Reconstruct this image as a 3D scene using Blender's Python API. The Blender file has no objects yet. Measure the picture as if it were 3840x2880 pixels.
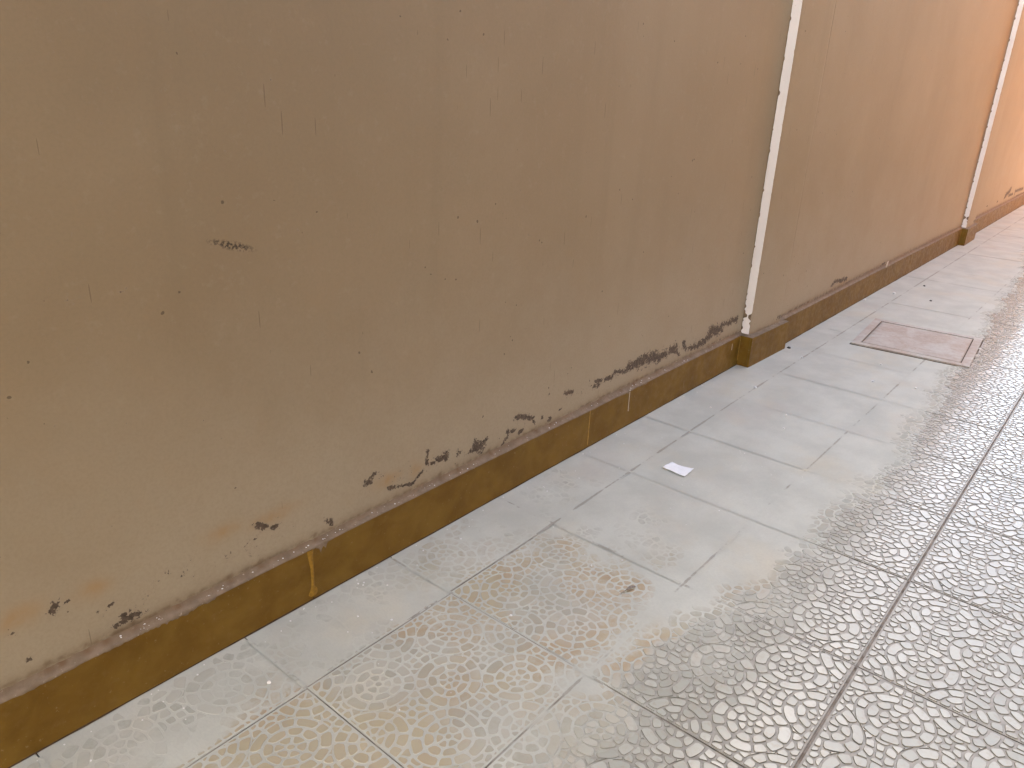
import bpy, math, random
import numpy as np
from mathutils import Matrix

R = math.radians
rng = np.random.default_rng(7)
random.seed(7)
scene = bpy.context.scene
col = scene.collection

# ------------------------------------------------------------------ camera
CAM_H = 1.116
yaw, pit, rol = R(39.16584), R(21.80966), R(-2.44282)
fw = np.array([math.cos(pit)*math.cos(yaw), math.cos(pit)*math.sin(yaw), -math.sin(pit)])
rt = np.cross(fw, [0, 0, 1]); rt /= np.linalg.norm(rt)
dn = np.cross(fw, rt)
rt2 = math.cos(rol)*rt + math.sin(rol)*dn
dn2 = -math.sin(rol)*rt + math.cos(rol)*dn
cam_data = bpy.data.cameras.new("camera")
cam = bpy.data.objects.new("camera", cam_data)
col.objects.link(cam)
m = Matrix.Identity(4)
for i in range(3):
    m[i][0] = rt2[i]; m[i][1] = -dn2[i]; m[i][2] = -fw[i]
m[2][3] = CAM_H
cam.matrix_world = m
cam_data.sensor_width = 36.0
cam_data.lens = 2884/3840*36
cam_data.clip_start = 0.02
cam_data.clip_end = 2000
scene.camera = cam

# ------------------------------------------------------------------ sky, sun, exposure
SUN_EL, SUN_AZ = 40.0, -42.0          # azimuth measured from +Y (behind the wall) towards -X
world = bpy.data.worlds.new("World")
scene.world = world
world.use_nodes = True
wn = world.node_tree.nodes; wl = world.node_tree.links
sky = wn.new('ShaderNodeTexSky')
sky.sky_type = 'NISHITA'
sky.sun_disc = False
sky.sun_elevation = R(SUN_EL)
sky.sun_rotation = R(-SUN_AZ)
sky.altitude = 200
sky.air_density = 1.0
sky.dust_density = 5.0
sky.ozone_density = 0.2
bg = wn['Background']
bg.inputs['Strength'].default_value = 0.12
wl.new(sky.outputs[0], bg.inputs['Color'])

sun_data = bpy.data.lights.new("sun", 'SUN')
sun_data.energy = 4.0
sun_data.angle = R(0.53)
sun_data.color = (1.0, 0.965, 0.91)
sun = bpy.data.objects.new("sun", sun_data)
col.objects.link(sun)
sdir = np.array([-math.sin(R(SUN_AZ))*math.cos(R(SUN_EL)), math.cos(R(SUN_AZ))*math.cos(R(SUN_EL)), math.sin(R(SUN_EL))])
from mathutils import Vector
sun.rotation_euler = Vector(sdir).to_track_quat('Z', 'Y').to_euler()
sun.location = (0, 6, 12)

vs = scene.view_settings
vs.view_transform = 'Standard'
vs.look = 'None'
vs.exposure = 2.95
vs.gamma = 1.0
vs.use_curve_mapping = False
try:
    scene.cycles.max_bounces = 10
    scene.cycles.diffuse_bounces = 6
    scene.cycles.glossy_bounces = 3
    scene.cycles.use_denoising = True
except Exception:
    pass

# ------------------------------------------------------------------ helpers
def new_obj(name, data=None, parent=None, kind=None, label=None, cat=None, group=None):
    o = bpy.data.objects.new(name, data)
    col.objects.link(o)
    if parent is not None:
        o.parent = parent
    if kind: o['kind'] = kind
    if label: o['label'] = label
    if cat: o['category'] = cat
    if group: o['group'] = group
    return o

def mesh_np(name, verts, faces, mat=None, attrs=None, smooth=False):
    """faces: (n,3) or (n,4) int array, or list of such arrays"""
    if not isinstance(faces, (list, tuple)):
        faces = [faces]
    faces = [np.asarray(f, dtype=np.int32) for f in faces if len(f)]
    verts = np.asarray(verts, dtype=np.float32)
    me = bpy.data.meshes.new(name)
    me.vertices.add(len(verts))
    me.vertices.foreach_set('co', verts.ravel())
    nl = sum(f.size for f in faces); nf = sum(len(f) for f in faces)
    me.loops.add(nl)
    me.loops.foreach_set('vertex_index', np.concatenate([f.ravel() for f in faces]))
    me.polygons.add(nf)
    tot = np.concatenate([np.full(len(f), f.shape[1], np.int32) for f in faces])
    st = np.concatenate([[0], np.cumsum(tot)[:-1]]).astype(np.int32)
    me.polygons.foreach_set('loop_start', st)
    me.update(calc_edges=True)
    me.validate()
    me.polygons.foreach_set('use_smooth', np.full(len(me.polygons), bool(smooth)))
    for k, v in (attrs or {}).items():
        a = me.attributes.new(k, 'FLOAT', 'POINT')
        a.data.foreach_set('value', np.asarray(v, dtype=np.float32))
    if mat is not None:
        me.materials.append(mat)
    return me

def grid_faces(nu, nv, off=0):
    i, j = np.meshgrid(np.arange(nu-1), np.arange(nv-1), indexing='ij')
    a = (i*nv + j).ravel() + off
    return np.stack([a, a+nv, a+nv+1, a+1], 1)

def box_vf(x0, x1, y0, y1, z0, z1):
    v = np.array([(x0,y0,z0),(x1,y0,z0),(x1,y1,z0),(x0,y1,z0),(x0,y0,z1),(x1,y0,z1),(x1,y1,z1),(x0,y1,z1)], float)
    f = np.array([(0,3,2,1),(4,5,6,7),(0,1,5,4),(1,2,6,5),(2,3,7,6),(3,0,4,7)])
    return v, f

def hexa(c):
    f = np.array([(0,3,2,1),(4,5,6,7),(0,1,5,4),(1,2,6,5),(2,3,7,6),(3,0,4,7)])
    return np.array(c, float), f

def bevel(o, w, seg=2):
    md = o.modifiers.new('bevel', 'BEVEL'); md.width = w; md.segments = seg; md.limit_method = 'ANGLE'
    return o

_perm = np.random.default_rng(3).random((256, 256))
def vnoise(x, y):
    x = np.asarray(x, float); y = np.asarray(y, float)
    xi = np.floor(x).astype(int); yi = np.floor(y).astype(int)
    fx = x-xi; fy = y-yi
    fx = fx*fx*(3-2*fx); fy = fy*fy*(3-2*fy)
    g = lambda a, b: _perm[a & 255, b & 255]
    return (g(xi, yi)*(1-fx)+g(xi+1, yi)*fx)*(1-fy)+(g(xi, yi+1)*(1-fx)+g(xi+1, yi+1)*fx)*fy
def fbm(x, y, s, o=4):
    r = 0; a = .5; t = 0
    for k in range(o):
        r = r + a*vnoise(np.asarray(x)*s+17.3*k, np.asarray(y)*s+41.7*k); t += a; a *= .5; s *= 2.03
    return r/t
def sstep(a, b, x):
    t = np.clip((x-a)/(b-a), 0, 1); return t*t*(3-2*t)

# ------------------------------------------------------------------ materials
class NT:
    def __init__(s, name):
        s.m = bpy.data.materials.new(name); s.m.use_nodes = True
        s.t = s.m.node_tree; s.n = s.t.nodes; s.b = s.n['Principled BSDF']
        s.geo = s.n.new('ShaderNodeNewGeometry')
    def lk(s, a, b): s.t.links.new(a, b)
    def inp(s, sock, v):
        if hasattr(v, 'is_linked') or isinstance(v, bpy.types.NodeSocket): s.lk(v, sock)
        elif isinstance(v, (tuple, list)): sock.default_value = (*v, 1.0) if len(v) == 3 and len(sock.default_value) == 4 else v
        else: sock.default_value = v
    def pos(s, scale=(1, 1, 1), off=(0, 0, 0)):
        mp = s.n.new('ShaderNodeMapping'); s.lk(s.geo.outputs['Position'], mp.inputs[0])
        mp.inputs['Scale'].default_value = scale; mp.inputs['Location'].default_value = off
        return mp.outputs[0]
    def noise(s, scale, detail=4, rough=.55, vec=None, dist=0):
        n = s.n.new('ShaderNodeTexNoise'); s.lk(vec if vec is not None else s.geo.outputs['Position'], n.inputs['Vector'])
        n.inputs['Scale'].default_value = scale; n.inputs['Detail'].default_value = detail
        n.inputs['Roughness'].default_value = rough; n.inputs['Distortion'].default_value = dist
        return n.outputs['Fac']
    def voro(s, scale, vec=None, out='Distance'):
        n = s.n.new('ShaderNodeTexVoronoi'); s.lk(vec if vec is not None else s.geo.outputs['Position'], n.inputs['Vector'])
        n.inputs['Scale'].default_value = scale
        return n.outputs
    def math(s, op, a, b=0.0, c=0.0):
        n = s.n.new('ShaderNodeMath'); n.operation = op
        s.inp(n.inputs[0], a); s.inp(n.inputs[1], b)
        if len(n.inputs) > 2: s.inp(n.inputs[2], c)
        return n.outputs[0]
    def ramp(s, v, a, b, lo=0.0, hi=1.0):
        n = s.n.new('ShaderNodeMapRange'); n.interpolation_type = 'SMOOTHSTEP'
        s.inp(n.inputs[0], v); n.inputs[1].default_value = a; n.inputs[2].default_value = b
        n.inputs[3].default_value = lo; n.inputs[4].default_value = hi
        return n.outputs[0]
    def mix(s, f, a, b, mode='MIX'):
        n = s.n.new('ShaderNodeMix'); n.data_type = 'RGBA'; n.blend_type = mode
        s.inp(n.inputs[0], f); s.inp(n.inputs[6], a); s.inp(n.inputs[7], b)
        return n.outputs[2]
    def attr(s, name):
        n = s.n.new('ShaderNodeAttribute'); n.attribute_name = name
        return n.outputs['Fac']
    def bump(s, h, strength=.3, dist=.002):
        n = s.n.new('ShaderNodeBump'); n.inputs['Strength'].default_value = strength; n.inputs['Distance'].default_value = dist
        s.lk(h, n.inputs['Height']); s.lk(n.outputs[0], s.b.inputs['Normal'])
    def out(s, color=None, rough=None, spec=None):
        if color is not None: s.inp(s.b.inputs['Base Color'], color)
        if rough is not None: s.inp(s.b.inputs['Roughness'], rough)
        if spec is not None: s.inp(s.b.inputs['Specular IOR Level'], spec)
        return s.m

def mat_simple(name, c, rough=.8, var=.25, scale=30, spec=.3, bump=.2):
    t = NT(name)
    n = t.noise(scale, 5, .6)
    c2 = tuple(x*(1-var) for x in c); c1 = tuple(min(1, x*(1+var)) for x in c)
    k = t.mix(t.ramp(n, .25, .75), c2, c1)
    t.bump(t.noise(scale*6, 4), bump, .001)
    return t.out(k, rough, spec)

def mat_wall():
    t = NT('beige_wall_paint')
    P = t.geo.outputs['Position']
    blot = t.noise(1.7, 4, .55, dist=.4)
    strk = t.noise(1.0, 4, .6, vec=t.pos((9, 9, .55)))
    c = t.mix(t.ramp(blot, .3, .7), (.298, .214, .116), (.332, .244, .137))
    c = t.mix(t.ramp(strk, .52, .80, 0, .28), c, (.24, .178, .098))
    # dust plus painted floor bounce: the wall pales towards its foot, ragged upper edge
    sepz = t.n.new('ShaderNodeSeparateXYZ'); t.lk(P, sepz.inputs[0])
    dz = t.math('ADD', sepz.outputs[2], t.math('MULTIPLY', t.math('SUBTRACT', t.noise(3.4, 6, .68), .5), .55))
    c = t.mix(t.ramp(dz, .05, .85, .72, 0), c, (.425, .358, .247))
    fine = t.noise(160, 3, .6)
    c = t.mix(t.ramp(fine, .35, .75, 0, .22), c, (.245, .185, .105))
    c = t.mix(t.ramp(t.noise(38, 5, .7), .56, .74, 0, .22), c, (.40, .33, .22))
    # orange-yellow damp stains
    c = t.mix(t.math('MULTIPLY', t.attr('stain'), t.ramp(t.noise(35, 4), .3, .7, .35, .8)), c, (.38, .235, .10))
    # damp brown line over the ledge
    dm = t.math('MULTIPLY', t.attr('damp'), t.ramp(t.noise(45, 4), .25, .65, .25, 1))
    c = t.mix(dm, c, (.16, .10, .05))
    # tiny specks and fly dirt
    v1 = t.voro(26, t.pos((1, 0.0, 1)))
    sp = t.math('MULTIPLY', t.math('LESS_THAN', v1['Distance'], t.ramp(t.noise(90, 2), .35, .7, .03, .11)),
                t.math('GREATER_THAN', t.noise(17, 2, .5, vec=t.pos((1, 0, 1), (3, 0, 5))), .545))
    v2 = t.voro(9, t.pos((1, 0.0, .9), (.7, 0, 2.2)))
    sp2 = t.math('MULTIPLY', t.math('LESS_THAN', v2['Distance'], .022), t.math('GREATER_THAN', t.noise(6, 2, .5, vec=t.pos((1, 0, 1), (9, 0, 2))), .56))
    sp = t.math('MAXIMUM', sp, sp2)
    # thin vertical scratches
    v3 = t.voro(1, t.pos((16, 0.0, 3.1), (.3, 0, .4)))
    wob = t.math('LESS_THAN', v3['Distance'], .5)
    v4 = t.voro(1, t.pos((60, 0.0, 3.6), (5.3, 0, 1.4)))
    sc = t.math('MULTIPLY', t.math('LESS_THAN', v4['Distance'], .075), t.math('GREATER_THAN', t.noise(5, 2, .5, vec=t.pos((1, 0, 1), (1, 0, 8))), .48))
    dk = t.math('MAXIMUM', sp, t.math('MULTIPLY', sc, .55))
    c = t.mix(t.math('MULTIPLY', dk, .65), c, (.06, .04, .02))
    # scuff: fine black grains
    sx_ = t.math('MULTIPLY', t.math('SUBTRACT', sepz.outputs[0], .727), 1/.034)
    sz_ = t.math('MULTIPLY', t.math('ADD', t.math('SUBTRACT', sepz.outputs[2], .817), t.math('MULTIPLY', sx_, .010)), 1/.0065)
    sd_ = t.math('ADD', t.math('MULTIPLY', sx_, sx_), t.math('MULTIPLY', sz_, sz_))
    sg = t.math('MULTIPLY', t.ramp(sd_, .0, 2.6, .95, 0), t.ramp(t.noise(260, 3, .6), .46, .58))
    c = t.mix(sg, c, (.05, .035, .02))
    # peeled paint: ragged, with the dark undercoat showing
    pn = t.math('ADD', t.math('MULTIPLY', t.noise(42, 5, .6, vec=t.pos((1, 0, 1.0)), dist=.9), .5), t.math('MULTIPLY', t.noise(170, 5, .7, vec=t.pos((1, 0, 1.0))), .5))
    pv = t.math('ADD', t.attr('peel'), t.math('MULTIPLY', t.math('SUBTRACT', pn, .5), 3.0))
    pm = t.ramp(pv, .47, .53)
    halo = t.ramp(pv, .22, .50, 0, .35)
    c = t.mix(halo, c, (.335, .27, .185))
    under = t.mix(t.ramp(t.noise(120, 4), .3, .7), (.062, .042, .025), (.135, .096, .062))
    c = t.mix(pm, c, under)
    h = t.math('ADD', t.math('MULTIPLY', pm, -1.0), t.math('ADD', t.math('MULTIPLY', t.noise(11, 6, .62), .9), t.math('MULTIPLY', fine, .16)))
    t.bump(h, .45, .0025)
    return t.out(c, .62, .35)

def mat_white_paint():
    t = NT('white_strip_paint')
    n = t.noise(1, 5, .6, vec=t.pos((40, 40, 5)))
    c = t.mix(t.ramp(n, .45, .8, 0, .5), (.89, .84, .80), (.80, .73, .67))
    c = t.mix(t.ramp(t.noise(55, 5, .65), .66, .74, 0, .5), c, (.45, .38, .32))
    t.bump(t.noise(60, 5, .6), .35, .002)
    return t.out(c, .55, .35)

def mat_skirt():
    t = NT('brown_skirting_glaze')
    a = t.noise(9, 5, .6, dist=.5); b = t.noise(42, 5, .65)
    c = t.mix(t.ramp(a, .3, .7), (.148, .075, .007), (.205, .115, .016))
    c = t.mix(t.ramp(b, .52, .75, 0, .5), c, (.21, .125, .035))
    c = t.mix(t.ramp(t.noise(1, 4, .6, vec=t.pos((14, 14, 2))), .5, .8, 0, .22), c, (.105, .05, .005))
    d = t.noise(90, 4, .7)
    c = t.mix(t.ramp(d, .63, .70, 0, .30), c, (.40, .30, .17))
    t.bump(b, .12, .001)
    return t.out(c, t.ramp(b, .3, .7, .36, .58), .2)

def mat_ledge():
    t = NT('pinkish_cement_ledge')
    a = t.noise(30, 5, .65); b = t.noise(140, 4, .6)
    c = t.mix(t.ramp(a, .3, .7), (.195, .140, .088), (.275, .205, .138))
    c = t.mix(t.ramp(b, .62, .72), c, (.42, .34, .26))
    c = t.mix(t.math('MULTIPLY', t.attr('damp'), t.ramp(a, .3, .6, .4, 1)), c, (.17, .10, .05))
    t.bump(b, .5, .002)
    return t.out(c, .85, .2)

def dust_color(t):
    n = t.noise(6, 5, .6); y = t.noise(3.1, 4, .6, vec=t.pos((1, 1, 1), (4, 2, 0)))
    c = t.mix(t.ramp(n, .3, .7), (.475, .472, .395), (.56, .556, .468))
    c = t.mix(t.ramp(y, .50, .70, 0, .38), c, (.57, .495, .345))
    p = t.noise(2.6, 3, .6, vec=t.pos((1, 1, 1), (1, 7, 0)))
    c = t.mix(t.ramp(p, .52, .72, 0, .26), c, (.53, .465, .395))
    g = t.noise(1, 4, .6, vec=t.pos((260, 130, 130)))
    return t.mix(t.ramp(g, .35, .75, 0, .16), c, (.33, .32, .30))

def mat_tile_base():
    t = NT('tile_groove_and_dust')
    D = t.attr('dust')
    dc = dust_color(t)
    n = t.noise(55, 5, .65)
    gro = t.mix(t.ramp(n, .3, .7), (.215, .198, .155), (.29, .268, .215))
    f = t.ramp(t.math('ADD', D, t.math('MULTIPLY', t.math('SUBTRACT', n, .5), .35)), .02, .52)
    c = t.mix(f, gro, dc)
    t.bump(t.noise(130, 5, .6), .25, .0015)
    return t.out(c, t.ramp(D, .1, .6, .42, .75), t.ramp(D, .1, .6, .45, .25))

def mat_cell():
    t = NT('tan_embossed_tile_glaze')
    D = t.attr('dust'); rn = t.attr('rnd'); oc = t.attr('ochre')
    dc = dust_color(t)
    n = t.noise(70, 5, .65); big = t.noise(5, 3)
    tan = t.mix(t.ramp(rn, .0, 1.0), (.365, .362, .300), (.475, .468, .395))
    tan = t.mix(t.math('MULTIPLY', oc, t.ramp(D, .2, .5, 0, .85)), tan, t.mix(t.ramp(big, .35, .65), (.42, .305, .175), (.45, .375, .23)))
    tan = t.mix(t.ramp(n, .45, .8, 0, .45), tan, (.34, .265, .185))
    grime = t.noise(24, 5, .65)
    tan = t.mix(t.math('MULTIPLY', t.ramp(grime, .60, .75, 0, .55), t.ramp(D, .05, .4, 1, .2)), tan, (.30, .25, .20))
    f = t.ramp(t.math('ADD', D, t.math('MULTIPLY', t.math('SUBTRACT', n, .5), .9)), .42, 1.15)
    gro = t.mix(t.ramp(t.noise(55, 5, .65), .3, .7), (.215, .198, .155), (.29, .268, .215))
    tan = t.mix(t.ramp(t.attr('lev'), .55, .95, 1, 0), tan, t.mix(t.ramp(D, .02, .5), gro, dc))
    c = t.mix(f, tan, dc)
    t.bump(t.noise(150, 4, .6), .10, .001)
    ro = t.math('MAXIMUM', t.ramp(D, .08, .65, .14, .80), t.ramp(n, .58, .85, .15, .45))
    return t.out(c, ro, t.ramp(D, .08, .6, .33, .22))

def mat_filler():
    t = NT('joint_dirt')
    n = t.noise(40, 5, .65)
    dirt = t.mix(t.ramp(n, .3, .7), (.15, .12, .09), (.27, .235, .19))
    k = t.ramp(t.math('ADD', t.attr('crack'), t.math('MULTIPLY', t.math('SUBTRACT', t.noise(9, 5, .65), .5), 2.2)), .40, .60)
    c = t.mix(t.math('MULTIPLY', t.attr('dust'), t.math('SUBTRACT', 1.0, t.math('MULTIPLY', k, .5))), dirt, dust_color(t))
    t.bump(t.noise(90, 4), .4, .002)
    return t.out(c, .85, .2)

M = dict(wall=mat_wall(), white=mat_white_paint(), skirt=mat_skirt(), ledge=mat_ledge(),
         base=mat_tile_base(), cell=mat_cell(), fill=mat_filler(),
         core=mat_simple('bare_brown_plaster', (.235, .165, .10), .9, .3, 40),
         cement=mat_simple('grey_cement_bed', (.33, .31, .28), .9, .2, 12),
         yard=mat_simple('dark_yard_ground', (.13, .125, .12), .9, .15, 2.0),  # dark, so the added yard throws little light on the wall
         earth=mat_simple('dry_ground', (.40, .34, .26), .95, .2, .5),
         ochre=mat_simple('terracotta_bounce_paint', (.42, .15, .012), .8, .12, 1.5),  # for the added house that bounces the warm glow
         beige=mat_simple('beige_garden_wall_paint', (.55, .45, .34), .85, .12, 1.5),
         whitewash=mat_simple('white_bounce_paint', (.82, .82, .81), .85, .05, 1.5),  # for the added house that bounces sun from behind the camera
         brown=mat_simple('brown_shading_paint', (.24, .175, .115), .85, .12, 1.5),  # dark, so the added stair block bounces little light
         sill=mat_simple('cream_trim_paint', (.70, .64, .54), .7, .08, 8),
         glass=mat_simple('dark_window_glass', (.03, .035, .04), .08, .1, 3, .5, 0),
         yellow=mat_simple('yellow_grout', (.29, .155, .016), .6, .22, 120),
         ydull=mat_simple('dull_yellow_grout', (.40, .245, .06), .7, .2, 120),
         drip=mat_simple('cream_paint_drip', (.66, .58, .47), .6, .1, 100),
         paper=mat_simple('white_paper', (.90, .90, .88), .75, .03, 60, .2, .1),
         crumb=mat_simple('white_plaster_crumb', (.80, .78, .74), .9, .1, 200),
         pebble=mat_simple('dark_pebble', (.07, .06, .05), .9, .3, 150),
         dirt=mat_simple('dark_brown_dirt_and_shade', (.075, .045, .022), .9, .35, 60),  # dirt round the cover, and the painted shadow strip under the skirting
         twig=mat_simple('dry_leaf_brown', (.24, .20, .155), .85, .35, 200))

def mat_cover():
    t = NT('pink_dusty_cover')
    a = t.noise(6, 5, .62, dist=.6); b = t.noise(60, 5, .65)
    c = t.mix(t.ramp(b, .3, .7), (.38, .29, .225), (.46, .36, .285))
    f = t.math('MULTIPLY', t.ramp(a, .40, .64, .25, .95), t.ramp(b, .2, .7, .6, 1))
    c = t.mix(f, c, (.52, .495, .43))
    t.bump(b, .25, .002)
    return t.out(c, .75, .25)
M['cover'] = mat_cover()

# ------------------------------------------------------------------ ground
v, f = np.array([(-300, -300, -.02), (300, -300, -.02), (300, 300, -.02), (-300, 300, -.02)], float), np.array([(0, 1, 2, 3)])
new_obj('ground', mesh_np('ground', v, f, M['earth']), kind='structure')

# ------------------------------------------------------------------ paved floor: joints measured in metres from under the camera
X0, TX = 1.0647, 0.402
XL = [X0 + TX*k for k in range(-3, 25)]            # cross joints
YL = [-0.985, -0.579, -0.172, 0.2335, 0.6400, 1.0360, 1.245]   # joints along the wall, last is the wall
J_GAP = {3: .0030, 4: .0020, 5: .0020, 2: .0030, 1: .003, 0: .003, 6: 0.0}
def j1(x):   # the joint by the wall wanders a little
    return 1.018 + .034*sstep(.3, 3.0, x) - .004*sstep(5, 9, x)

xb = [-3, .6, .9, 1.08, 1.25, 1.5, 1.78, 2.17, 2.7, 3.1, 3.8, 4.4, 5.07, 5.67, 6.6, 7.26, 9, 12]
yb = [.66, .63, .60, .58, .55, .53, .51, .48, .465, .51, .54, .55, .61, .635, .69, .75, .85, 1.0]
def dust(x, y):
    x = np.asarray(x, float); y = np.asarray(y, float)
    s = y - np.interp(x, xb, yb)
    n1 = fbm(x, y, 7.0)-.5; n2 = fbm(x+5, y+9, 28.0, 3)-.5
    s = s + .10*n1 + .05*n2
    full = .50 + .72*sstep(1.30, 1.75, x + .25*n1)                 # how deep the dust lies on the wall side
    full = np.where(y > 1.03, .90 + .35*sstep(1.3, 2.0, x), full)
    full = full + .55*np.exp(-((y-.625)/.055)**2)*sstep(.85, 1.15, x)
    full = full + .35*np.exp(-((y-1.0)/.03)**2)*sstep(.9, 1.5, x)
    full = full + .9*n1*(1-.6*sstep(1.6, 2.1, x)) + .35*n2
    full = np.maximum(full, .46)
    side = sstep(-.085, .060, s)
    soft = .26*sstep(-.22, .0, s)*(1-.6*sstep(1.5, 2.6, x))
    d = np.maximum(side*full, .04 + soft*(1+.9*n1))
    # worn bare patch with a little relief showing in the deep dust
    d = d - .30*np.exp(-(((x-2.86)/.22)**2+((y-.80)/.09)**2))*(.5+2*n2)
    return np.clip(d, 0.02, 1.3)

def ochre(x, y):     # how yellow the worn stones are: most on the near tiles in the middle
    n = sstep(.30, .68, fbm(x+2.0, y, 5, 3))
    k = .18 + .95*(1-sstep(1.25, 1.75, x))*sstep(.30, .55, y)*(1-.75*sstep(1.0, 1.06, y))
    return np.clip(k*(.22+1.05*n), 0, 1)

# --- pattern of raised stones in one tile (unit square), built once
def chaikin(p, it=1):
    for _ in range(it):
        q = np.roll(p, -1, 0)
        p = np.stack([.82*p+.18*q, .18*p+.82*q], 1).reshape(-1, 2)
    return p
def clip_rect(p, lo, hi):
    for ax, lim, sg in ((0, lo[0], 1), (0, hi[0], -1), (1, lo[1], 1), (1, hi[1], -1)):
        out = []
        for i in range(len(p)):
            a, b = p[i-1], p[i]
            ia = sg*(a[ax]-lim) >= 0; ib = sg*(b[ax]-lim) >= 0
            if ia != ib:
                t = (lim-a[ax])/(b[ax]-a[ax]); out.append(a+t*(b-a))
            if ib: out.append(b)
        p = np.array(out)
        if len(p) < 3: return None
    return p
def area(p):
    q = np.roll(p, -1, 0)
    return .5*np.sum(p[:, 0]*q[:, 1]-q[:, 0]*p[:, 1])
def resample(p, n):
    q = np.vstack([p, p[:1]]); d = np.hypot(*np.diff(q, axis=0).T); c = np.concatenate([[0], np.cumsum(d)])
    t = np.linspace(0, c[-1], n, endpoint=False)
    return np.stack([np.interp(t, c, q[:, 0]), np.interp(t, c, q[:, 1])], 1)

G = .0044
RC = .1768
def rosette(r_):
    """rings of set stones, small in the middle, long at the rim"""
    cells = []
    a = np.linspace(0, 2*np.pi, 6, endpoint=False)+r_.uniform(0, 6)
    cells.append(np.stack([np.cos(a), np.sin(a)], 1)*.0185)
    for ri, (r0, r1, k) in enumerate(((.0235, .069, 6), (.069, .119, 8), (.119, RC+.001, 11))):
        wd = 1 + r_.uniform(-.20, .20, k)
        if ri == 2: wd[::3] *= 1.55
        an = np.concatenate([[0], np.cumsum(wd)]); an = an/an[-1]*2*np.pi + r_.uniform(0, 6)
        for i in range(k):
            a0, a1 = an[i], an[i+1]
            ra, rb = r0+G*(.5 if ri == 0 else 1)+r_.uniform(-.0015, .0025), r1-G+r_.uniform(-.0025, .0015)
            pts = []
            for t in np.linspace(0, 1, 4 if ri == 2 else 3):
                e = G/rb; aa = a0+e+(a1-a0-2*e)*t; pts.append((rb*math.cos(aa), rb*math.sin(aa)))
            for t in np.linspace(1, 0, 3 if ri == 2 else 2):
                e = min(G/ra, .40*(a1-a0)); aa = a0+e+(a1-a0-2*e)*t; pts.append((ra*math.cos(aa), ra*math.sin(aa)))
            cells.append(np.array(pts) + r_.uniform(-.0018, .0018, (len(pts), 2)))
    return cells
CN = np.array([(.25, 0), (-.25, 0), (0, .25), (0, -.25)])
def gapfill(r_, kind):
    if kind: q = [(.021, .021), (-.021, .021), (.021, -.021), (-.021, -.021), (.060, .0), (-.060, 0), (0, .060), (0, -.060), (.068, .068), (-.068, .068), (.068, -.068), (-.068, -.068), (.100, .100), (-.1, .1), (.1, -.1), (-.1, -.1)]
    else: q = [(.024, -.045), (.024, 0), (.024, .045), (-.024, -.045), (-.024, 0), (-.024, .045), (.066, .0), (-.066, 0), (.074, .070), (-.074, .070), (.074, -.070), (-.074, -.070), (.102, .102), (-.102, .102), (.102, -.102), (-.102, -.102)]
    q = np.array(q)+r_.uniform(-.004, .004, (16, 2))
    cells = []
    for m_, p in enumerate(q):
        poly = p+np.array([(-.05, -.05), (.05, -.05), (.05, .05), (-.05, .05)])
        for k in range(16):
            if k == m_: continue
            d = q[k]-p; L_ = np.hypot(*d); n_ = d/L_; lim = L_/2-G
            out = []
            for z in range(len(poly)):
                a, b = poly[z-1], poly[z]
                da, db = (a-p)@n_-lim, (b-p)@n_-lim
                if (da > 0) != (db > 0): out.append(a+(b-a)*(da/(da-db)))
                if db <= 0: out.append(b)
            poly = np.array(out)
            if len(poly) < 3: break
        if len(poly) < 3: continue
        poly = resample(poly, 12)
        for z in range(len(poly)):
            for c in CN:
                d = poly[z]-c; L_ = np.hypot(*d)
                if L_ < RC+G: poly[z] = c+d/max(L_, 1e-6)*(RC+G)
            e = np.abs(poly[z]); 
            if e.sum() > .235: poly[z] *= .235/e.sum()
        if area(poly) < 1.2e-4: continue
        cells.append(poly)
    return cells
pr = np.random.default_rng(11)
lat = {(i, j): (rosette(pr) if (i+j) % 2 == 0 else gapfill(pr, i % 2)) for i in range(4) for j in range(4)}
raw = []
for i in range(-1, 6):
    for j in range(-1, 6):
        raw += [c + np.array([i*.25, j*.25]) for c in lat[(i % 4, j % 4)]]
def warp(p):     # hand-set look: the rings are not true circles
    x, y = p[:, 0], p[:, 1]; w = 2*np.pi
    return p + np.stack([.0075*np.sin(2*w*y+1.1+.8*np.sin(w*x)) + .0045*np.sin(w*(3*x+2*y)+.4),
                         .0075*np.sin(2*w*x+.3+.8*np.sin(w*y)) + .0045*np.sin(w*(2*x-3*y)+2.1)], 1)
raw = [warp(c) for c in raw]

def template(vmax, npt, rings):
    """vertex arrays of all raised stones of a tile cut at v = vmax"""
    V, F, L, C = [], [], [], []
    nv = 0; ci = 0
    for p in raw:
        p = clip_rect(p, (.008, .008), (.992, vmax-.008))
        if p is None: continue
        if area(p) < 0: p = p[::-1]
        if area(p) < 7e-5: continue
        p = resample(chaikin(p, 2), npt)
        c = p.mean(0)
        rad = np.hypot(*(p-c).T).mean()
        lv = []
        for k, (ins, zz) in enumerate(rings):
            s = max(.12, 1-ins/rad)
            lv.append(c+(p-c)*s); 
        pts = np.vstack(lv+[c[None]])
        V.append(pts)
        L.append(np.concatenate([np.full(npt, zz) for ins, zz in rings]+[[1.01]]))
        C.append(np.full(len(pts), ci)); ci += 1
        i = np.arange(npt); j = (i+1) % npt
        for k in range(len(rings)-1):
            a = nv+k*npt
            F.append(np.stack([a+i, a+j, a+npt+j], 1)); F.append(np.stack([a+i, a+npt+j, a+npt+i], 1))
        a = nv+(len(rings)-1)*npt
        F.append(np.stack([a+i, a+j, np.full(npt, nv+len(rings)*npt)], 1))
        nv += len(pts)
    return np.vstack(V), np.vstack(F), np.concatenate(L), np.concatenate(C), ci
HI = [(0, -.15), (.0012, .60), (.0032, 1.0)]
LO = [(0, -.15), (.0026, 1.0)]
TPL = {}
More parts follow.
